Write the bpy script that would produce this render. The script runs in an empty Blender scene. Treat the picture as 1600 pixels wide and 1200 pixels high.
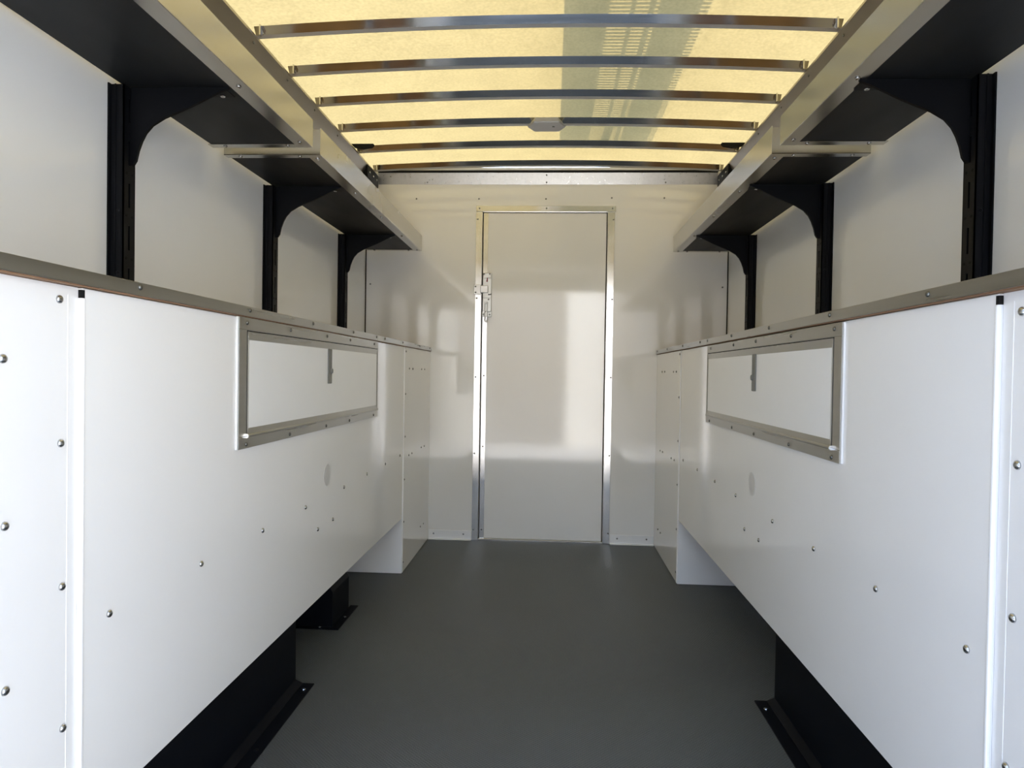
import bpy, bmesh, math
from mathutils import Vector, Matrix

# ------------------------------------------------------------------ camera, world, sun, exposure
scene = bpy.context.scene
COL = scene.collection
PI = math.pi

FPX, VPX, VPY, ROLL, CAM_Z = 1080.0, 862.0, 584.0, math.radians(0.95), 0.926


def camera_axes():
    fwd = Vector((VPX - 800, VPY - 600, FPX)).normalized()      # truck axis in camera space
    up = Vector((math.sin(ROLL), -math.cos(ROLL), 0))
    up = (up - fwd * up.dot(fwd)).normalized()
    right = fwd.cross(up)
    if right.x < 0:
        right = -right
    return right, fwd, up


cam_data = bpy.data.cameras.new('camera')
cam = bpy.data.objects.new('camera', cam_data)
COL.objects.link(cam)
wx, wy, wz = camera_axes()
cr = Vector((wx.x, wy.x, wz.x)); cd = Vector((wx.y, wy.y, wz.y)); cf = Vector((wx.z, wy.z, wz.z))
m = Matrix((cr, -cd, -cf)).transposed().to_4x4()
m.translation = (0, 0, CAM_Z)
cam.matrix_world = m
cam_data.sensor_width = 36.0
cam_data.lens = FPX / 1600 * 36.0
cam_data.clip_start = 0.02
cam_data.clip_end = 300
scene.camera = cam

SUN_EL, SUN_AZ_X = math.radians(54), -0.05     # sun stands over the front of the truck
sun_dir = Vector((SUN_AZ_X, 1.0, 0)).normalized() * math.cos(SUN_EL) + Vector((0, 0, math.sin(SUN_EL)))
sd = bpy.data.lights.new('sun', 'SUN')
sd.energy = 4.2
sd.angle = math.radians(0.53)
sd.color = (1.0, 0.92, 0.78)
so = bpy.data.objects.new('sun', sd)
COL.objects.link(so)
so.location = (0, 6, 12)
so.rotation_euler = sun_dir.to_track_quat('Z', 'Y').to_euler()

world = bpy.data.worlds.new('world')
scene.world = world
world.use_nodes = True
wn = world.node_tree
wn.nodes.clear()
sky = wn.nodes.new('ShaderNodeTexSky')
sky.sky_type = 'NISHITA'
sky.sun_disc = False
sky.sun_elevation = SUN_EL
sky.sun_rotation = math.atan2(sun_dir.x, sun_dir.y)
bg = wn.nodes.new('ShaderNodeBackground')
bg.inputs['Strength'].default_value = 0.60
wo = wn.nodes.new('ShaderNodeOutputWorld')
hs = wn.nodes.new('ShaderNodeHueSaturation')     # the photograph's white balance is set for the open shade
hs.inputs['Saturation'].default_value = 0.86
wn.links.new(sky.outputs[0], hs.inputs['Color'])
wn.links.new(hs.outputs[0], bg.inputs[0])
wn.links.new(bg.outputs[0], wo.inputs[0])

scene.view_settings.view_transform = 'Standard'
scene.view_settings.look = 'None'
scene.view_settings.gamma = 1.0
scene.view_settings.use_curve_mapping = False
scene.view_settings.exposure = 1.67

# ------------------------------------------------------------------ materials


def srgb(h):
    v = [int(h[i:i + 2], 16) / 255 for i in (0, 2, 4)]
    return tuple(c / 12.92 if c <= .04045 else ((c + .055) / 1.055) ** 2.4 for c in v) + (1,)


def material(name, color, rough=.5, metal=0., spec=.5, vary=0., vscale=(8, 8, 8), bump=0., bscale=(40, 40, 40),
             rvary=0., coat=0.):
    mt = bpy.data.materials.new(name)
    mt.use_nodes = True
    nt = mt.node_tree
    b = nt.nodes['Principled BSDF']
    b.inputs['Base Color'].default_value = color
    b.inputs['Roughness'].default_value = rough
    b.inputs['Metallic'].default_value = metal
    b.inputs['Specular IOR Level'].default_value = spec
    b.inputs['Coat Weight'].default_value = coat
    b.inputs['Coat Roughness'].default_value = .06
    tc = nt.nodes.new('ShaderNodeTexCoord')

    def noise(scale, detail=3):
        mp = nt.nodes.new('ShaderNodeMapping')
        mp.inputs['Scale'].default_value = scale
        nz = nt.nodes.new('ShaderNodeTexNoise')
        nz.inputs['Scale'].default_value = 1
        nz.inputs['Detail'].default_value = detail
        nt.links.new(tc.outputs['Object'], mp.inputs[0])
        nt.links.new(mp.outputs[0], nz.inputs[0])
        return nz
    if vary or rvary:
        nz = noise(vscale)
        if vary:
            rp = nt.nodes.new('ShaderNodeMapRange')
            rp.inputs['From Min'].default_value = .25
            rp.inputs['From Max'].default_value = .75
            rp.inputs['To Min'].default_value = 1 - vary
            rp.inputs['To Max'].default_value = 1 + vary
            mx = nt.nodes.new('ShaderNodeVectorMath')
            mx.operation = 'SCALE'
            mx.inputs[0].default_value = color[:3]
            nt.links.new(nz.outputs[0], rp.inputs[0])
            nt.links.new(rp.outputs[0], mx.inputs['Scale'])
            nt.links.new(mx.outputs[0], b.inputs['Base Color'])
        if rvary:
            rr = nt.nodes.new('ShaderNodeMapRange')
            rr.inputs['From Min'].default_value = .25
            rr.inputs['From Max'].default_value = .75
            rr.inputs['To Min'].default_value = max(.02, rough - rvary)
            rr.inputs['To Max'].default_value = rough + rvary
            nt.links.new(nz.outputs[0], rr.inputs[0])
            nt.links.new(rr.outputs[0], b.inputs['Roughness'])
    if bump:
        nb = noise(bscale)
        bp = nt.nodes.new('ShaderNodeBump')
        bp.inputs['Strength'].default_value = bump
        bp.inputs['Distance'].default_value = .002
        nt.links.new(nb.outputs[0], bp.inputs['Height'])
        nt.links.new(bp.outputs[0], b.inputs['Normal'])
    return mt


M = {}
M['white'] = material('white_paint', (.88, .875, .86, 1), .085, spec=.5, vary=.015, vscale=(2, 2, 2), bump=.04, bscale=(3, 3, 3))
M['white_wall'] = material('white_wall_panel', (.82, .835, .825, 1), .09, spec=.5, vary=.02, vscale=(3, 3, 3), bump=.03, bscale=(5, 5, 5))
M['gelcoat'] = material('gelcoat_panel', (.80, .79, .755, 1), .065, spec=1.0, vary=.015, vscale=(3, 3, 3), bump=.05, bscale=(4, 4, 6))
M['alu'] = material('aluminium', (.58, .57, .545, 1), .25, metal=1, rvary=.05, vscale=(3, 3, 3), vary=.04)
M['rail'] = material('rail_aluminium', (.37, .34, .30, 1), .30, metal=1, rvary=.05, vscale=(3, 3, 3), vary=.05)
M['alu_bright'] = material('bright_aluminium', (.86, .85, .83, 1), .17, metal=1, rvary=.06, vscale=(5, 5, 5), vary=.04, bump=.10, bscale=(9, 9, 5))
M['steel'] = material('brushed_steel', (.47, .465, .44, 1), .32, metal=1, rvary=.07, vscale=(60, 2, 60), vary=.07)
M['zinc'] = material('galvanised_sheet', (.88, .885, .88, 1), .30, metal=.05, rvary=.02, vscale=(6, 6, 6), vary=.008)
M['rivet'] = material('rivet_steel', (.50, .50, .49, 1), .22, metal=1)
M['bow'] = material('polished_bow', (.62, .61, .59, 1), .12, metal=1, rvary=.05, vscale=(3, 60, 60))
M['bow_lip'] = material('satin_bow_lip', (.60, .60, .58, 1), .45, metal=.5)
M['alu_matte'] = material('matte_aluminium', (.80, .80, .79, 1), .45, metal=.6)
M['latch'] = material('plated_latch', (.62, .62, .60, 1), .38, metal=.9)
M['rivet_dark'] = material('dull_rivet', (.20, .20, .19, 1), .35, metal=1)
M['black_board'] = material('black_board', (.011, .013, .0145, 1), .55, spec=.30, vary=.25, vscale=(6, 2, 6), rvary=.1)
M['black_coat'] = material('black_powder_coat', (.0030, .0036, .0050, 1), .5, spec=.16)
M['black_paint'] = material('black_paint', (.0045, .0055, .0085, 1), .5, spec=.08)
M['slot'] = material('gap_and_seal_black', (.008, .008, .008, 1), .8, spec=.2)  # flat black for the dark of gaps and holes, and for the roof seal
M['grey'] = material('grey_plastic', (.17, .17, .155, 1), .5)
M['plug'] = material('pale_grey_plug', (.62, .615, .60, 1), .3)
M['ply'] = material('plywood_edge', (.28, .16, .085, 1), .7, vary=.3, vscale=(30, 2, 220))
M['plytop'] = material('plywood_board', (.30, .19, .10, 1), .55, vary=.25, vscale=(14, 1.5, 14))
M['lens'] = material('frosted_lens', (.34, .34, .335, 1), .35, vary=.04)
M['red'] = material('red_mark', (.20, .02, .02, 1), .5)
M['concrete'] = material('concrete', (.62, .61, .59, 1), .9, vary=.12, vscale=(.6, .6, .6))
M['stucco'] = material('stucco', (.26, .24, .22, 1), .9, vary=.08, vscale=(.8, .8, .8))
M['reflection_strip'] = material('bright_strip_paint', (.86, .83, .77, 1), .7)  # bright strip added for its reflection in the bulkhead door
M['cream'] = material('cream_render', (.56, .535, .49, 1), .9, vary=.05, vscale=(.8, .8, .8))  # warm tone chosen to tint light reaching the left wall
M['cool_bounce_wall'] = material('grey_render', (.22, .25, .30, 1), .9, vary=.08, vscale=(.8, .8, .8))  # blue-grey chosen to tint light reaching the right wall
M['outer'] = material('outer_paint', (.75, .75, .74, 1), .3)


def floor_material():
    mt = material('rubber_floor', (.092, .101, .100, 1), .52, spec=.45, vary=.10, vscale=(1.5, 1.5, 1.5))
    nt = mt.node_tree
    b = nt.nodes['Principled BSDF']
    tc = nt.nodes.new('ShaderNodeTexCoord')
    sep = nt.nodes.new('ShaderNodeSeparateXYZ')
    nt.links.new(tc.outputs['Object'], sep.inputs[0])

    def math_node(op, a, bb=None):
        n = nt.nodes.new('ShaderNodeMath')
        n.operation = op
        for i, v in enumerate((a, bb)):
            if v is None:
                continue
            if isinstance(v, (int, float)):
                n.inputs[i].default_value = v
            else:
                nt.links.new(v, n.inputs[i])
        return n.outputs[0]
    k = 2 * PI / .020
    u = math_node('MULTIPLY', math_node('ADD', sep.outputs[0], sep.outputs[1]), k)
    v = math_node('MULTIPLY', math_node('SUBTRACT', sep.outputs[0], sep.outputs[1]), k)
    h = math_node('MULTIPLY', math_node('SINE', u), math_node('SINE', v))
    h = math_node('ABSOLUTE', h)
    h = math_node('SMOOTH_MIN', h, .55)
    bp = nt.nodes.new('ShaderNodeBump')
    bp.inputs['Strength'].default_value = 1
    bp.inputs['Distance'].default_value = .003
    nt.links.new(h, bp.inputs['Height'])
    nt.links.new(bp.outputs[0], b.inputs['Normal'])
    return mt


def roof_material():
    mt = bpy.data.materials.new('translucent_fibreglass')
    mt.use_nodes = True
    nt = mt.node_tree
    nt.nodes.clear()
    out = nt.nodes.new('ShaderNodeOutputMaterial')
    tc = nt.nodes.new('ShaderNodeTexCoord')
    nz = nt.nodes.new('ShaderNodeTexNoise')
    nz.inputs['Scale'].default_value = 95
    nz.inputs['Detail'].default_value = 4
    nz2 = nt.nodes.new('ShaderNodeTexNoise')
    nz2.inputs['Scale'].default_value = 9
    nt.links.new(tc.outputs['Object'], nz.inputs[0])
    nt.links.new(tc.outputs['Object'], nz2.inputs[0])
    ad = nt.nodes.new('ShaderNodeMath')
    ad.operation = 'MULTIPLY_ADD'
    ad.inputs[1].default_value = .30
    nt.links.new(nz2.outputs[0], ad.inputs[0])
    nt.links.new(nz.outputs[0], ad.inputs[2])
    mr = nt.nodes.new('ShaderNodeMapRange')
    mr.inputs['From Min'].default_value = .40
    mr.inputs['From Max'].default_value = .90
    mr.inputs['To Min'].default_value = .80
    mr.inputs['To Max'].default_value = 1.20
    nt.links.new(ad.outputs[0], mr.inputs[0])
    sc = nt.nodes.new('ShaderNodeVectorMath')
    sc.operation = 'SCALE'
    sc.inputs[0].default_value = ROOF_T
    nt.links.new(mr.outputs[0], sc.inputs['Scale'])
    tr = nt.nodes.new('ShaderNodeBsdfTranslucent')
    nt.links.new(sc.outputs[0], tr.inputs[0])
    df = nt.nodes.new('ShaderNodeBsdfDiffuse')
    df.inputs[0].default_value = (.40, .36, .24, 1)
    mx = nt.nodes.new('ShaderNodeMixShader')
    mx.inputs[0].default_value = .30
    nt.links.new(tr.outputs[0], mx.inputs[1])
    nt.links.new(df.outputs[0], mx.inputs[2])
    nt.links.new(mx.outputs[0], out.inputs[0])
    return mt


ROOF_T = (.160, .123, .052)
M['floor'] = floor_material()
M['roof'] = roof_material()

# ------------------------------------------------------------------ helpers
WLOC = {}


class MB:
    """collects solid shapes (world coordinates) for one mesh"""

    def __init__(self):
        self.bm = bmesh.new()

    def box(self, x0, x1, y0, y1, z0, z1, bevel=0., seg=1):
        x0, x1 = sorted((x0, x1)); y0, y1 = sorted((y0, y1)); z0, z1 = sorted((z0, z1))
        vs = [self.bm.verts.new(p) for p in ((x0, y0, z0), (x1, y0, z0), (x1, y1, z0), (x0, y1, z0),
                                             (x0, y0, z1), (x1, y0, z1), (x1, y1, z1), (x0, y1, z1))]
        fs = [self.bm.faces.new([vs[i] for i in f]) for f in ((0, 3, 2, 1), (4, 5, 6, 7), (0, 1, 5, 4),
                                                               (1, 2, 6, 5), (2, 3, 7, 6), (3, 0, 4, 7))]
        if bevel:
            es = list({e for f in fs for e in f.edges})
            bmesh.ops.bevel(self.bm, geom=es, offset=bevel, segments=seg, affect='EDGES', profile=.5)
        return self

    def prism(self, pts, axis, a, b):
        """extrude a closed polygon along axis from a to b; pts are the two other coordinates in order"""
        def mk(p, t):
            return {'x': (t, p[0], p[1]), 'y': (p[0], t, p[1]), 'z': (p[0], p[1], t)}[axis]
        va = [self.bm.verts.new(mk(p, a)) for p in pts]
        vb = [self.bm.verts.new(mk(p, b)) for p in pts]
        n = len(pts)
        self.bm.faces.new(va)
        self.bm.faces.new(vb[::-1])
        for i in range(n):
            self.bm.faces.new((va[i], vb[i], vb[(i + 1) % n], va[(i + 1) % n]))
        return self

    def cyl(self, c, axis, r, length, seg=16, r2=None):
        c = Vector(c)
        ax = {'x': Vector((1, 0, 0)), 'y': Vector((0, 1, 0)), 'z': Vector((0, 0, 1))}[axis]
        u = Vector((0, 0, 1)) if axis != 'z' else Vector((1, 0, 0))
        w = ax.cross(u)
        r2 = r if r2 is None else r2
        ra = [self.bm.verts.new(c + u * math.cos(2 * PI * i / seg) * r + w * math.sin(2 * PI * i / seg) * r) for i in range(seg)]
        rb = [self.bm.verts.new(c + ax * length + u * math.cos(2 * PI * i / seg) * r2 + w * math.sin(2 * PI * i / seg) * r2) for i in range(seg)]
        self.bm.faces.new(ra)
        self.bm.faces.new(rb[::-1])
        for i in range(seg):
            self.bm.faces.new((ra[i], ra[(i + 1) % seg], rb[(i + 1) % seg], rb[i]))
        return self

    def mesh(self, name, origin):
        bmesh.ops.recalc_face_normals(self.bm, faces=self.bm.faces[:])
        me = bpy.data.meshes.new(name)
        bmesh.ops.translate(self.bm, verts=self.bm.verts[:], vec=-Vector(origin))
        self.bm.to_mesh(me)
        self.bm.free()
        return me

    def build(self, name, mat, parent=None, origin=None, smooth=False):
        if origin is None:
            lo = Vector([min(v.co[i] for v in self.bm.verts) for i in range(3)])
            hi = Vector([max(v.co[i] for v in self.bm.verts) for i in range(3)])
            origin = ((lo.x + hi.x) / 2, (lo.y + hi.y) / 2, lo.z)
        me = self.mesh(name, origin)
        me.materials.append(M[mat])
        if smooth:
            for p in me.polygons:
                p.use_smooth = True
        return link(name, me, origin, parent)


def link(name, data, wloc, parent=None):
    o = bpy.data.objects.new(name, data)
    COL.objects.link(o)
    wloc = Vector(wloc)
    o.location = wloc - (WLOC[parent] if parent else Vector())
    o.parent = parent
    WLOC[o] = wloc
    return o


def tag(o, label=None, cat=None, group=None, kind=None):
    for k, v in (('label', label), ('category', cat), ('group', group), ('kind', kind)):
        if v:
            o[k] = v
    return o


def thing(name, loc, label, cat, group=None):
    return tag(link(name, None, loc), label, cat, group)


def dome_mesh(name, r, h, direction, mat, flat=False):
    """a domed rivet or screw head pointing along direction, origin at its base"""
    bm = bmesh.new()
    q = Vector((0, 0, 1)).rotation_difference(Vector(direction))
    prof = [(r, 0), (r * .96, h * .45), (r * .72, h * .82), (r * .36, h)] if not flat else \
        [(r, 0), (r, h * .6), (r * .85, h), (r * .45, h), (r * .40, h * .55)]
    n = 12
    rings = [[bm.verts.new(q @ Vector((math.cos(2 * PI * i / n) * a, math.sin(2 * PI * i / n) * a, z))) for i in range(n)]
             for a, z in prof]
    for a, b in zip(rings, rings[1:]):
        for i in range(n):
            bm.faces.new((a[i], a[(i + 1) % n], b[(i + 1) % n], b[i]))
    bm.faces.new(rings[-1])
    bm.faces.new(rings[0][::-1])
    bmesh.ops.recalc_face_normals(bm, faces=bm.faces[:])
    me = bpy.data.meshes.new(name)
    bm.to_mesh(me)
    bm.free()
    me.materials.append(M[mat])
    for p in me.polygons:
        p.use_smooth = not flat
    return me


DIRS = {'+x': (1, 0, 0), '-x': (-1, 0, 0), '-y': (0, -1, 0), '-z': (0, 0, -1), '+z': (0, 0, 1)}
RIV = {k: dome_mesh('rivet_' + k, .0060, .0042, d, 'rivet') for k, d in DIRS.items()}
RIVS = {k: dome_mesh('small_rivet_' + k, .0048, .0034, d, 'rivet_dark') for k, d in DIRS.items()}
SCRZ = dome_mesh('black_floor_screw', .0055, .003, (0, 0, 1), 'black_coat')
SCRB = dome_mesh('black_screw', .0042, .0026, (0, -1, 0), 'black_coat')
SCR = {k: dome_mesh('screw_' + k, .0062, .0036, d, 'rivet', True) for k, d in DIRS.items()}


def rivets(parent, pts, d, lib=None, name='rivet'):
    for p in pts:
        link(name, (lib or RIV)[d], p, parent)


# ------------------------------------------------------------------ key dimensions (metres)
XL, XR = -.6727, .5723          # inner faces of the two cabinet rows
WL, WR = -1.04, .94             # side walls above the worktops
YB, Y0 = 3.79, .10              # front bulkhead, rear opening
CX = -.05                       # centre line of the body
ZC_TOP = 1.0625                 # worktop
SH_Z = 1.59                     # shelf underside
ROOF_Z, SAG = 2.066, .027


def roof_z(x):
    return ROOF_Z - SAG * ((x - CX) / .95) ** 2


# ------------------------------------------------------------------ setting
tag(MB().box(-40, 40, -50, 40, -1.0, -.85).build('ground', 'concrete'), kind='structure')
tag(MB().box(WL - .03, WR + .03, Y0, YB + .03, -.06, 0).build('floor', 'floor'), kind='structure')

for nm, a, b in (('wall_left', WL - .03, WL), ('wall_right', WR, WR + .03)):
    tag(MB().box(a, b, Y0, YB + .03, 0, 2.036).build(nm, 'white_wall'), kind='structure')

hd = tag(MB().box(WL, WR, Y0, Y0 + .03, 1.805, 2.035).build('wall_rear', 'white_wall'), kind='structure')   # header over the rear opening

# bulkhead with the door opening
DX0, DX1, DZ1 = -.392, .290, 1.812
wf = MB()
wf.box(WL, DX0, YB, YB + .03, 0, 2.05).box(DX1, WR, YB, YB + .03, 0, 2.05).box(DX0, DX1, YB, YB + .03, DZ1, 2.05)
wall = tag(wf.build('wall_front', 'gelcoat'), kind='structure')
rivets(wall, [(x, YB, z) for x, z in ((-.414, 1.879), (-.047, 1.879), (.31, 1.885), (.592, 1.885), (-.76, 1.879),
                                      (-1.012, 1.408), (.911, 1.406))], '-y', RIVS)
MB().box(WL, WL + .005, YB - .003, YB, 1.06, 1.95).build('corner_gap', 'slot', wall)  # black strips stand in for the dark of the corner gaps
MB().box(WR - .005, WR, YB - .003, YB, 1.06, 1.95).build('corner_gap', 'slot', wall)

# door in the bulkhead
door = tag(link('door_1', None, (CX, YB, 0)), kind='structure')
dp = MB().box(DX0 + .006, DX1 - .005, YB + .004, YB + .028, .012, DZ1 - .008, .002).build('door_panel', 'gelcoat', door)
MB().box(DX0, DX1, YB + .03, YB + .035, 0, DZ1).build('gap_backing', 'slot', door)  # black sheet that makes the gaps round the door dark
MB().box(DX0 + .006, DX0 + .032, YB + .001, YB + .004, .012, DZ1 - .01, .0008).build('door_edge_strip', 'alu_bright', dp)
MB().box(DX0 + .002, DX1 - .002, YB - .001, YB + .008, DZ1 - .007, DZ1 - .001, .001).build('top_bead', 'alu_bright', door)
fl = MB().box(-.428, DX0 - .001, YB - .005, YB, .002, 1.808, .0012).build('frame_strip', 'alu_bright', door)
fr = MB().box(DX1 + .001, .3285, YB - .005, YB, .002, 1.808, .0012).build('frame_strip', 'alu_bright', door)
ft = MB().box(-.428, .333, YB - .0055, YB, 1.809, 1.841, .0012).build('frame_strip', 'alu_bright', door)
th = MB().box(DX0, DX1, YB - .006, YB + .004, .0, .012, .001).build('threshold', 'alu', door)
rivets(fl, [(-.418, YB - .005, z) for z in (1.766, 1.335, .902, .481, .06)], '-y', RIVS)
rivets(fr, [(.321, YB - .005, z) for z in (1.766, 1.335, .91, .484, .06)], '-y', RIVS)
rivets(ft, [(x, YB - .0055, 1.826) for x in (-.409, -.043, .315)], '-y', RIVS)
rivets(dp, [(-.373, YB + .001, z) for z in (.06, .52, .91)], '-y', RIVS)

# slam latch on the door
la = MB()
la.box(-.384, -.337, YB - .010, YB + .004, 1.262, 1.474, .0015)
la.box(-.384, -.337, YB - .014, YB - .010, 1.335, 1.440, .0015)
la.box(-.380, -.341, YB - .017, YB - .014, 1.445, 1.470, .001)
latch = la.build('slam_latch', 'latch', door)
MB().box(-.386, -.335, YB - .012, YB + .004, 1.233, 1.257, .0012).build('latch_foot', 'latch', latch)
MB().box(-.433, -.395, YB - .013, YB - .005, 1.354, 1.409, .0015).build('strike_plate', 'alu', latch)
MB().box(-.398, -.354, YB - .022, YB - .013, 1.362, 1.403, .003).build('latch_bolt', 'alu', latch)
MB().prism([(-.366, 1.424), (-.361, 1.447), (-.357, 1.447), (-.357, 1.422)], 'y', YB - .016, YB - .013).build('indicator_mark', 'red', latch)
MB().prism([(-.354, 1.350), (-.337, 1.353), (-.337, 1.361), (-.345, 1.356), (-.354, 1.358)], 'y', YB - .0155, YB - .013).build('latch_notch', 'slot', latch)
lv = MB()
lv.box(-.374, -.369, YB - .026, YB - .017, 1.210, 1.312, .0015).box(-.360, -.355, YB - .026, YB - .017, 1.210, 1.312, .0015)
lv.box(-.374, -.355, YB - .026, YB - .010, 1.303, 1.313, .0015).box(-.371, -.358, YB - .026, YB - .017, 1.203, 1.212, .0015)
lv.build('latch_lever', 'steel', latch)
rivets(latch, [(-.347, YB - .017, 1.466), (-.378, YB - .017, 1.466), (-.352, YB - .010, 1.328), (-.345, YB - .012, 1.245),
               (-.378, YB - .012, 1.245), (-.424, YB - .013, 1.398), (-.424, YB - .013, 1.366)], '-y', RIVS, 'screw')

# trims of the bulkhead
t1 = tag(MB().prism([(YB - .001, 1.957), (YB - .013, 2.018), (YB - .0002, 2.018), (YB - .0002, 1.957)], 'x', WL + .068, WR - .068).build('trim_1', 'steel'), kind='structure')
MB().box(WL + .068, WR - .068, YB - .018, YB - .0002, 2.0185, 2.030, .001).build('roof_seal', 'slot', t1)
rivets(t1, [(x, YB - .003, z) for x, z in ((-.045, 1.968), (.597, 1.968), (-.70, 1.968))], '-y', RIVS)
rivets(t1, [(-.045, YB - .0105, 2.006)], '-y', RIVS)
for nm, a, b, rx in (('trim_2', XL + .005, -.430, (-.639, -.473)), ('trim_3', .331, XR - .005, (.371, .530))):
    t = tag(MB().box(a, b, YB - .004, YB, .006, .052, .001).box(a, b, YB - .020, YB, .0, .006, .001).build(nm, 'alu_matte'), kind='structure')
    rivets(t, [(x, YB - .004, .032) for x in rx], '-y', RIVS)

# roof rails along both sides
for nm, s, wx_, rx in (('trim_4', 1, WL, -.972), ('trim_5', -1, WR, .872)):
    o = tag(MB().prism([(wx_, 1.925), (rx - s * .030, 1.925), (rx, 1.996), (rx - s * .002, 2.006), (rx - s * .006, 2.008), (rx - s * .028, 2.008), (rx - s * .028, 2.036), (wx_, 2.036)],
                       'y', Y0, YB - .012).build(nm, 'rail'), kind='structure')
    pl = MB().box(rx - s * .02, rx + s * .004, 3.545, 3.765, 1.930, 1.996, .001).build('corner_plate', 'black_coat', o)
    rivets(pl, [(rx + s * .004, y, 1.964) for y in (3.585, 3.655, 3.725)], '+x' if s > 0 else '-x', RIV, 'bolt')
    rivets(o, [(rx - s * .006, y - .03, 1.980) for y in (1.935, 2.225, 2.513, 2.80, 3.10)], '+x' if s > 0 else '-x', RIVS)

# translucent roof sheet, gently arched, with its cross bows
bm = bmesh.new()
NX, NY = 24, 24
grid = [[bm.verts.new((WL - .03 + (WR - WL + .06) * i / NX, Y0 + (YB + .03 - Y0) * j / NY,
                       roof_z(WL - .03 + (WR - WL + .06) * i / NX))) for j in range(NY + 1)] for i in range(NX + 1)]
for i in range(NX):
    for j in range(NY):
        bm.faces.new((grid[i][j], grid[i][j + 1], grid[i + 1][j + 1], grid[i + 1][j]))
me = bpy.data.meshes.new('ceiling')
bm.to_mesh(me)
bm.free()
me.materials.append(M['roof'])
for p in me.polygons:
    p.use_smooth = True
ceiling = tag(link('ceiling', me, (0, 0, 0)), kind='structure')


def bow_mesh():
    """arched cross bow: face leaning down and back, narrow rolled lip below"""
    prof = [(-.0185, -.0005), (-.0020, -.0220), (.0125, -.0273), (.0145, -.0255), (.026, -.0005)]
    b = bmesh.new()
    n = 28
    xa, xb = -.985, .885
    rings = []
    for i in range(n + 1):
        x = xa + (xb - xa) * i / n
        rings.append([b.verts.new((x, y, roof_z(x) + z)) for y, z in prof])
    k = len(prof)
    for r0, r1 in zip(rings, rings[1:]):
        for j in range(k):
            b.faces.new((r0[j], r1[j], r1[(j + 1) % k], r0[(j + 1) % k]))
    b.faces.new(rings[0])
    b.faces.new(rings[-1][::-1])
    bmesh.ops.recalc_face_normals(b, faces=b.faces[:])
    e = bpy.data.meshes.new('roof_bow')
    b.to_mesh(e)
    b.free()
    e.materials.append(M['bow'])
    e.materials.append(M['bow_lip'])
    for p in e.polygons:
        p.use_smooth = abs(p.normal.x) < .5
        if p.normal.z < -.8:
            p.material_index = 1
    e.set_sharp_from_angle(angle=math.radians(20))
    return e


BOW = bow_mesh()
ENDB = MB().box(-.001, .004, -.030, -.016, -.034, 0, .0006).mesh('bow_bracket', (0, 0, 0))
ENDB.materials.append(M['alu'])
BOW_Y = [.24, .51, .79, 1.07, 1.36, 1.645, 1.938, 2.230, 2.520, 2.810, 3.112, 3.414, 3.727]
for y in BOW_Y:
    bw = link('roof_bow', BOW, (0, y, 0), ceiling)
    link('bow_bracket', ENDB, (-.962, y, roof_z(-.962)), bw)
    link('bow_bracket', ENDB, (.862, y, roof_z(.862)), bw)
bmk = [o for o in ceiling.children if abs(o.location.y - 3.414) < .001][0]
for xx in (-.945, .845):
    MB().prism([(xx - .055, roof_z(xx) - .004), (xx + .055, roof_z(xx) - .004), (xx + .045, roof_z(xx) - .016), (xx, roof_z(xx) - .024), (xx - .045, roof_z(xx) - .016)],
               'y', 3.355, 3.384).build('cable_clip', 'black_coat', bmk)

# ------------------------------------------------------------------ lamp under the fourth bow in view
lamp = thing('ceiling_light', (-.040, 3.046, 2.003), 'small unlit grey ceiling lamp with clipped corners fixed to a roof bow', 'lamp')


def oct_ring(cx, cy, hx, hy, c):
    return [(cx - hx, cy), (cx - hx + c, cy - hy), (cx + hx - c, cy - hy), (cx + hx, cy), (cx + hx - c, cy + hy), (cx - hx + c, cy + hy)]


def frustum(b, ra, za, rb, zb):
    va = [b.bm.verts.new((x, y, za)) for x, y in ra]
    vb = [b.bm.verts.new((x, y, zb)) for x, y in rb]
    n = len(va)
    b.bm.faces.new(va)
    b.bm.faces.new(vb[::-1])
    for i in range(n):
        b.bm.faces.new((va[i], vb[i], vb[(i + 1) % n], va[(i + 1) % n]))
    return b


frustum(MB(), oct_ring(-.040, 3.046, .068, .052, .020), 2.0285, oct_ring(-.040, 3.046, .079, .055, .026), 2.010).build('lamp_housing', 'lens', lamp)
frustum(MB(), oct_ring(-.040, 3.046, .083, .058, .028), 2.010, oct_ring(-.040, 3.046, .081, .056, .028), 2.005).build('lamp_rim', 'lens', lamp)
MB().cyl((-.010, 3.040, 2.003), 'z', .006, .003, 12).build('lamp_switch', 'grey', lamp)

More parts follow.
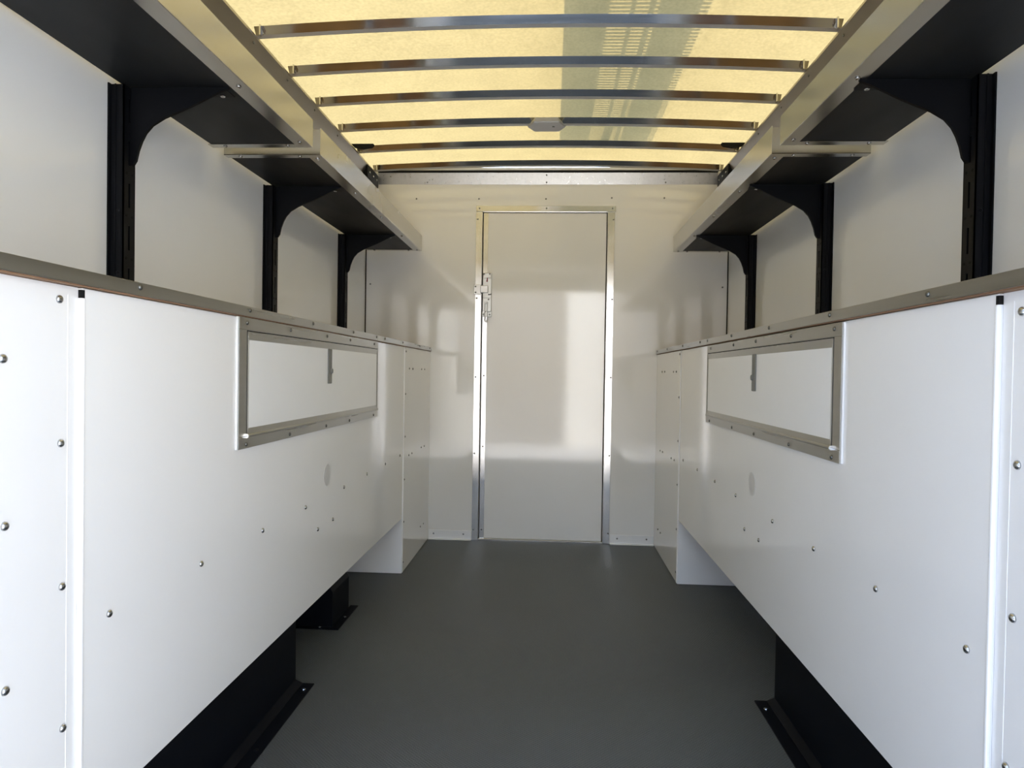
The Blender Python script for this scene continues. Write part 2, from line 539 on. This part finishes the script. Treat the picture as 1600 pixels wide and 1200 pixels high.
# ------------------------------------------------------------------ cabinets, worktops and floor boxes on both sides
SIDES = {
    'left': dict(s=1, x=XL, w=WL, d='+x', main=[(1.019, .547), (1.298, .547), (1.583, .547), (1.866, .547), (2.219, .545), (2.501, .547), (2.78, .548), (3.053, .55), (1.968, .463), (2.107, .463)],
                 post=[(.916, 1.018), (.920, .819), (.924, .618), (.927, .417), (.818, .934), (.822, .725), (.824, .517)],
                 tall=[(3.136, 1.018), (3.137, .823), (3.138, .627), (3.134, .43), (3.132, .236), (3.13, .05), (3.235, .53), (3.307, .531), (3.545, .534), (3.628, .532), (3.55, .121), (3.636, .118), (3.223, .94), (3.303, .939), (3.528, .939), (3.612, .939)],
                 top=[1.078, 1.484, 1.886, 2.277, 2.580, 2.712, 3.042, 3.437, 3.722], fr=(1.440, 2.622, .751, 1.0405), ym=(.955, 3.118), plug=(2.05, .610), hy=2.044, wheel=1.98, joint=2.60),
    'right': dict(s=-1, x=XR, w=WR, d='-x', main=[(.972, .559), (1.237, .559), (1.523, .557), (1.802, .557), (2.157, .561), (2.428, .562), (2.718, .562), (3.006, .563), (2.053, .48), (1.915, .481)],
                  post=[(.888, 1.012), (.889, .822), (.890, .631), (.895, .441), (.79, .93), (.79, .53)],
                  tall=[(3.110, 1.022), (3.112, .83), (3.114, .635), (3.114, .44), (3.112, .241), (3.11, .05), (3.62, .536), (3.542, .538), (3.288, .537), (3.21, .538), (3.647, .12), (3.562, .121), (3.607, .945), (3.519, .945), (3.271, .944), (3.198, .944)],
                  top=[1.075, 1.443, 1.836, 2.211, 2.545, 2.668, 3.018, 3.418, 3.728], fr=(1.388, 2.565, .757, 1.0385), ym=(.925, 3.095), plug=(1.992, .622), hy=1.972, wheel=1.99, joint=2.56),
}
LBL = {
    'left': dict(post='riveted white rear post panel at the left edge beside the long cabinet',
                 main='long white left-hand side cabinet raised above the two black floor boxes',
                 tall='tall white cabinet reaching the floor in the far left corner beside the door',
                 top='steel-edged plywood worktop along the left wall',
                 wheel='long black wheel box under the left-hand white cabinet'),
    'right': dict(post='riveted white rear post panel at the right edge, bluish in the shade',
                  main='long white right-hand side cabinet raised above a single black floor box',
                  tall='tall white cabinet reaching the floor in the far right corner',
                  top='steel-edged plywood worktop along the right wall',
                  wheel='long black wheel box under the right-hand white cabinet'),
}
for side, P in SIDES.items():
    s, x, w, d = P['s'], P['x'], P['w'], P['d']
    y0, y1 = P['ym']
    zt = 1.0385
    out = lambda v: x + s * v      # v metres towards the aisle
    # rear post panel
    pp = thing('post_panel', (x - s * .1, (Y0 + y0) / 2, 0), LBL[side]['post'], 'panel', 'white rear post panels')
    MB().box(w + s * .003, out(-.006), Y0, y0 - .0005, 0, zt).build('panel', 'white', pp)
    MB().box(out(-.006), out(-.0054), y0 - .022, y0 - .002, 0, zt - .012).build('edge_fold', 'white', pp)
    rivets(pp, [(out(-.006), y, z) for y, z in P['post']], d)
    # long cabinet
    zb = .254 if side == 'left' else .284
    mc = thing('side_cabinet', (x - s * .18, (y0 + y1) / 2, zb), LBL[side]['main'], 'cabinet', 'long white side cabinets')
    body = MB().box(w + s * .003, out(0), y0, y1, zb, zt, .0012).build('cabinet_body', 'white', mc)
    MB().box(out(-.0055), out(.0015), y0 - .0004, y0 + .006, zb, zt - .014, .002, 2).build('edge_hem', 'white', mc)
    MB().box(out(-.0055), out(.0008), y0 - .0012, y0 + .004, zt - .0145, zt - .003).build('hem_gap', 'slot', mc)  # black block stands in for the dark inside the open hem
    rivets(body, [(out(0), y, z) for y, z in P['main']], d)
    py, pz = P['plug']
    MB().cyl((out(0), py, pz), 'x', .033, s * .0008, 24).build('hole_plug', 'plug', body)
    # access door with its metal frame
    f0, f1, g0, g1 = P['fr']
    ad = MB().box(out(0), out(.0040), f0 - .003, f1 + .002, g0 + .001, g1 - .002, .001).build('access_door', 'white', mc)
    fx0, fx1 = out(.0040), out(.0065)
    fw, fb = .043, .031
    top = MB().box(fx0, fx1, f0, f1, g1 - .029, g1 - .002, .0006).build('frame_strip', 'steel', ad)
    bot = MB().box(fx0, fx1, f0, f1, g0 + .001, g0 + .027, .0006).build('frame_strip', 'steel', ad)
    MB().box(fx0, fx1, f0, f0 + .037, g0 + .0275, g1 - .0295, .0006).build('frame_strip', 'steel', ad)
    MB().box(fx0, fx1, f1 - .010, f1, g0 + .0275, g1 - .0295, .0006).build('frame_strip', 'steel', ad)
    i0, i1, j0, j1 = f0 + .040, f1 - .013, g0 + .031, g1 - .032
    MB().box(fx0, out(.0043), f0 + .0375, f1 - .0105, g0 + .0275, g1 - .0295).build('door_gap', 'slot', ad)
    leaf = MB()
    # folded metal rim of the leaf, sloping in to the skin
    def rim(a0, a1, b0, b1, fold):
        lv_ = leaf.bm
        o_ = [(i0, j0), (i1, j0), (i1, j1), (i0, j1)]
        n_ = [(i0 + .012, j0 + fold[1]), (i1 - .004, j0 + fold[1]), (i1 - .004, j1 - fold[0]), (i0 + .012, j1 - fold[0])]
        vo = [lv_.verts.new((out(.0075), a, b)) for a, b in o_]
        vi = [lv_.verts.new((out(.0050), a, b)) for a, b in n_]
        vb = [lv_.verts.new((out(.0040), a, b)) for a, b in o_]
        vn = [lv_.verts.new((out(.0040), a, b)) for a, b in n_]
        for k in range(4):
            k2 = (k + 1) % 4
            lv_.faces.new((vo[k], vo[k2], vi[k2], vi[k]))
            lv_.faces.new((vo[k], vb[k], vb[k2], vo[k2]))
            lv_.faces.new((vi[k], vi[k2], vn[k2], vn[k]))
            lv_.faces.new((vb[k], vn[k], vn[k2], vb[k2]))
    rim(0, 0, 0, 0, (.019, .014))
    leaf.build('leaf_rim', 'steel', ad)
    MB().box(out(.0040), out(.0052), i0 + .0115, i1 - .0035, j0 + .0135, j1 - .0185).build('leaf_skin', 'zinc', ad)
    hy = P['hy']
    MB().box(out(.0052), out(.0085), hy - .0165, hy + .0165, .886, .990, .0014).build('pull_strap', 'grey', ad)
    MB().cyl((out(.0085), hy + .009, .924), 'x', .009, s * .004, 14, .007).build('strap_knob', 'grey', ad)
    hg = MB().cyl((out(.0085), i0 - .002, g0 + .0285), 'y', .0036, i1 - i0 + .006, 10)
    hg.build('hinge', 'steel', ad)
    MB().cyl((out(.0085), i0 - .006, g0 + .0285), 'y', .005, .004, 10).build('hinge_pin', 'alu_bright', ad)
    n_top = [(f0 + .037) + (f1 - f0 - .06) * t for t in (0, .225, .48, .69, .965)]
    rivets(top, [(fx1, y, g1 - .0135) for y in n_top], d, RIVS)
    rivets(bot, [(fx1, y, g0 + .010) for y in n_top], d, RIVS)
    # tall corner cabinet
    tc_ = thing('corner_cabinet', (x - s * .18, (y1 + YB) / 2, 0), LBL[side]['tall'], 'cabinet', 'tall white corner cabinets')
    tb = MB().box(w + s * .003, out(.003), y1 + .0008, YB - .0005, .002, zt, .0015).build('cabinet_body', 'white', tc_)
    MB().box(w + s * .003, out(.001), y1 - .004, y1 + .0008, .002, zb - .001).build('side_skirt', 'white', tc_)
    MB().box(out(.003), out(.0045), y1 + .004, y1 + .024, .004, zt - .006, .0006).build('edge_flange', 'white', tc_)
    rivets(tb, [(out(.0045 if y < y1 + .03 else .003), y, z) for y, z in P['tall']], d, RIVS)
    # worktop
    wt = thing('worktop', ((x + w) / 2, (Y0 + YB) / 2, zt), LBL[side]['top'], 'worktop', 'plywood worktops')
    MB().box(w + s * .001, out(.006), Y0, YB - .001, zt + .0008, ZC_TOP - .0015).build('plywood_board', 'ply', wt)
    j = P['joint']
    for a, b, pr in ((Y0, j, .0095), (j + .0005, YB - .001, .0100)):
        e = MB()
        e.box(out(.006), out(pr), a, b, zt + .0028, ZC_TOP, .0006)
        e.box(out(-.03), out(.006), a, b, ZC_TOP - .0015, ZC_TOP, .0004)
        e = e.build('steel_edge', 'steel', wt)
        rivets(e, [(out(pr), y, 1.0545) for y in P['top'] if a < y < b], d, RIVS)
    # black wheel box on the floor
    ye = P['wheel']
    bx = out(-.066) if side == 'left' else out(.066 + 0) + s * -.145
    bx = -.738 if side == 'left' else .648
    wb = thing('wheel_box', ((bx + w) / 2, (y0 + ye) / 2, 0), LBL[side]['wheel'], 'wheel box', 'black wheel boxes')
    MB().prism([(w + s * .002, .001), (bx + s * .022, .001), (bx + s * .022, .006), (bx + s * .001, .016), (bx, zb - .030), (bx - s * .0, zb - .0015), (w + s * .002, zb - .0015)],
               'y', y0 + .002, ye).build('box_cover', 'black_paint', wb)
    MB().box(bx - s * .002, bx + s * .004, y0 + .002, ye, zb - .022, zb - .0155, .001).build('top_fold', 'black_paint', wb)
    fg = MB().box(bx - s * .004, bx + s * .056, y0 + .002, ye + .004, .0005, .0045, .0008).build('floor_flange', 'black_paint', wb)
    rivets(fg, [(bx + s * .040, 1.94, .0045)], '+z', SCR, 'screw')
    for y in (1.30, 1.62):
        link('screw', SCRZ, (bx + s * .040, y, .0045), fg)

# small black box beyond the left wheel box
sb = thing('floor_box', (-.88, 2.53, 0), 'small black box with a sloped top standing on the floor beyond the left wheel box', 'box')
MB().prism([(WL + .002, .001), (-.773, .001), (-.773, .128), (-.803, .176), (-.84, .184), (WL + .002, .184)], 'y', 2.432, 2.632).build('box_cover', 'black_paint', sb)
f = MB().box(-.775, -.744, 2.41, 2.665, .0005, .004, .0008).box(WL + .05, -.775, 2.41, 2.434, .0005, .004, .0008).build('floor_flange', 'black_paint', sb)
rivets(f, [(-.757, 2.53, .004), (-.815, 2.421, .004)], '+z', SCR, 'screw')

# ------------------------------------------------------------------ shelves
SHELVES = [
    ('left', Y0 + .06, 2.030, 'overhead shelf on the left wall nearer the camera, black underneath with metal lip', [(y, 0) for y in (.79, 1.19, 1.59, 1.982)], [2.011]),
    ('left', 2.098, 3.762, 'overhead shelf on the left wall reaching back to the door wall', [(y, 0) for y in (2.137, 2.551, 2.952, 3.352, 3.736)], [2.113]),
    ('right', Y0 + .06, 2.022, 'overhead shelf on the right wall nearer the camera, black underneath with metal lip', [(y, 0) for y in (.77, 1.17, 1.572, 1.975)], [2.008]),
    ('right', 2.098, 3.757, 'overhead shelf on the right wall reaching back to the door wall', [(y, 0) for y in (2.14, 2.526, 2.923, 3.318, 3.732)], [2.113]),
]
for k, (side, ya, yb, label, riv, _e) in enumerate(SHELVES):
    s = 1 if side == 'left' else -1
    w = WL if side == 'left' else WR
    lip = -.721 if side == 'left' else .639
    far = k % 2 == 1
    sh = thing('overhead_shelf', ((w + lip) / 2, (ya + yb) / 2, SH_Z), label, 'shelf', 'overhead wall shelves')
    MB().box(w + s * .020, lip - s * .002, ya + .002, yb - .002, SH_Z + .001, SH_Z + .010).build('black_board', 'black_board', sh)
    MB().box(w + s * .020, lip - s * .002, ya + .002, yb - .002, SH_Z + .010, SH_Z + .019).build('plywood_top', 'plytop', sh)
    e = MB()
    e.box(lip - s * .002, lip, ya, yb, SH_Z - .002, SH_Z + .080, .0006)
    e.box(lip - s * .044, lip - s * .001, ya, yb, SH_Z - .0025, SH_Z + .0008, .0006)
    e = e.build('front_lip', 'alu', sh)
    rivets(e, [(lip - s * .022, y, SH_Z - .0025) for y, _ in riv], '-z', RIV)
    ends = [yb] if not far else [ya, yb]
    for ye in ends:
        ins = -1 if ye == yb else 1
        g = MB()
        g.box(w + s * .014, lip - s * .001, ye, ye + ins * .002, SH_Z - .002, SH_Z + (.075 if (far and ye == ya) else .028), .0005)
        g.box(w + s * .014, lip - s * .044, ye, ye + ins * .030, SH_Z - .0022, SH_Z + .0008, .0005)
        g = g.build('end_trim', 'alu', sh)
        rivets(g, [(w + s * .060, ye + ins * .016, SH_Z - .0022), (lip - s * .070, ye + ins * .016, SH_Z - .0022)], '-z', RIV)

# ------------------------------------------------------------------ slotted uprights and shelf brackets
ORD = ['nearest', 'middle', 'farthest']
UPR = {'left': [1.567, 2.434, 3.300], 'right': [1.553, 2.405, 3.283]}
for side, ys in UPR.items():
    s = 1 if side == 'left' else -1
    w = WL if side == 'left' else WR
    d = '+x' if s > 0 else '-x'
    for k, y in enumerate(ys):
        y2, xf = y + .045, w + s * .034
        z0, z1 = ZC_TOP + .0005, SH_Z - .004
        up = thing('slotted_upright', (w, (y + y2) / 2, z0), 'black slotted steel upright on the %s wall, %s of its three' % (side, ORD[k]), 'upright', 'black slotted wall uprights')
        ch = MB()
        ch.box(w + s * .0005, xf, y, y + .003, z0, z1)                      # side webs
        ch.box(w + s * .0005, xf, y2 - .003, y2, z0, z1)
        ch.box(w + s * .0005, w + s * .004, y - .010, y, z0, z1)            # wall flange
        ch.box(w + s * .013, w + s * .016, y - .003, y, z0, z1)             # pressed rib
        ch.box(w + s * .0005, w + s * .003, y + .003, y2 - .003, z0, z1)    # back
        ch.build('channel', 'black_coat', up)
        fp = MB()                                                          # front face with real slots
        fp.box(xf - s * .003, xf, y, y + .019, z0, z1)
        fp.box(xf - s * .003, xf, y + .026, y2, z0, z1)
        zz = z0
        for q in range(6):
            za = z0 + .040 + q * .100
            if za - .042 > zz and za < z1:
                pass
            fp.box(xf - s * .003, xf, y + .019, y + .026, zz, min(za, z1))
            zz = za + .058
            if zz > z1:
                break
        if zz < z1:
            fp.box(xf - s * .003, xf, y + .019, y + .026, zz, z1)
        fp.build('slotted_face', 'black_coat', up)
        for q in range(5):
            zc = z0 + .020 + q * .100
            if zc < z1 - .19:
                MB().cyl((xf, y + .012, zc), 'x', .0035, s * .0006, 8).build('pin_hole', 'slot', up)
                MB().cyl((xf, y + .034, zc), 'x', .0035, s * .0006, 8).build('pin_hole', 'slot', up)
        link('screw', SCRB, (w + s * .022, y, z0 + .23), up)
        link('screw', SCRB, (w + s * .022, y, z0 + .085), up)
        # bracket
        br = thing('shelf_bracket', (xf, y + .030, 1.40), 'black curved steel bracket under the %s overhead shelf, %s of its three' % (side, ORD[k]), 'bracket', 'black curved shelf brackets')
        prof = [(-.004, 1.588), (.236, 1.588), (.236, 1.5845), (.212, 1.5755), (.145, 1.543), (.080, 1.516), (.052, 1.499), (.036, 1.481), (.026, 1.462), (.018, 1.440), (.0125, 1.416), (.006, 1.406), (.001, 1.404), (-.004, 1.404)]
        MB().prism([(xf + s * (a + .0004), z) for a, z in [(max(a, 0), z) for a, z in prof]], 'y', y + .026, y + .034).build('bracket_plate', 'black_coat', br)
        MB().box(xf + s * .0005, xf + s * .228, y + .034, y + .080, 1.5845, 1.5872, .0008).build('top_flange', 'black_coat', br)
        rivets(br, [(xf + s * .203, y + .068, 1.5845), (w + s * .040, y + .068, 1.5845)], '-z', SCR, 'screw')

# ------------------------------------------------------------------ louvred plank added above the roof, shaped to cast the striped shadow
H_UP = .40
sx = -sun_dir.x / sun_dir.z * H_UP
sy = -sun_dir.y / sun_dir.z * H_UP
px0, px1, pz = .020 - sx, .466 - sx, 2.066 + H_UP
wk = thing('shadow_plank', (.24 - sx, 2.0, 2.07), 'added louvred metal plank above the roof, shaped to cast the striped shadow seen through it', 'plank')
pk = MB()
P_ = .023
yy = .3
yend = 3.44 - sy
while yy < yend:
    pk.box(px0, px1, yy, yy + P_ * .5, pz, pz + .004)
    for a, b in ((px0, .160 - sx), (.226 - sx, .240 - sx), (.282 - sx, .300 - sx), (.312 - sx, px1 - .027)):
        pk.box(a, b, yy + P_ * .5, yy + P_, pz, pz + .004)
    yy += P_
pk.build('louvred_sheet', 'alu', wk)
for y in (.79, 3.414):
    MB().box(.23 - sx, .27 - sx, y - .008, y + .020, 2.067, pz).build('support_post', 'alu', wk)

# ------------------------------------------------------------------ unseen buildings, added for the door's reflection and the tints on the side walls
bd = thing('building', (1.0, -11.5, -.85), 'added stucco building behind the camera, its white strip put there for the bulkhead door reflection', 'building')
MB().box(-9, 12, -14, -9.6, -.85, 3.9).build('facade', 'stucco', bd)
MB().box(.36, 1.40, -9.6, -9.50, -.85, 3.1).build('reflection_strip', 'reflection_strip', bd)  # invented panel, placed where the door mirrors a bright strip
MB().box(-9.2, 12.2, -14.2, -9.4, 3.9, 4.05).build('roof', 'stucco', bd)
b2 = thing('building', (-6.5, -4.0, -.85), 'added blue-grey building off the left rear corner of the truck, put there to dim and cool the right wall', 'building')
MB().box(-10.5, -3.0, -8.5, .2, -.85, 3.4).build('walls', 'cool_bounce_wall', b2)  # added to cut and cool light from the left rear
MB().box(-10.7, -2.8, -8.7, .4, 3.4, 3.55).build('roof', 'cool_bounce_wall', b2)
b3 = thing('building', (6.5, -6.0, -.85), 'added cream building off the right rear corner of the truck, put there to throw warm light on the left wall', 'building')
MB().box(2.2, 11.0, -8.0, -4.0, -.85, 4.4).build('walls', 'cream', b3)  # added to bounce warm sunlight onto the left wall
MB().box(2.0, 11.2, -8.2, -3.8, 4.4, 4.55).build('roof', 'cream', b3)
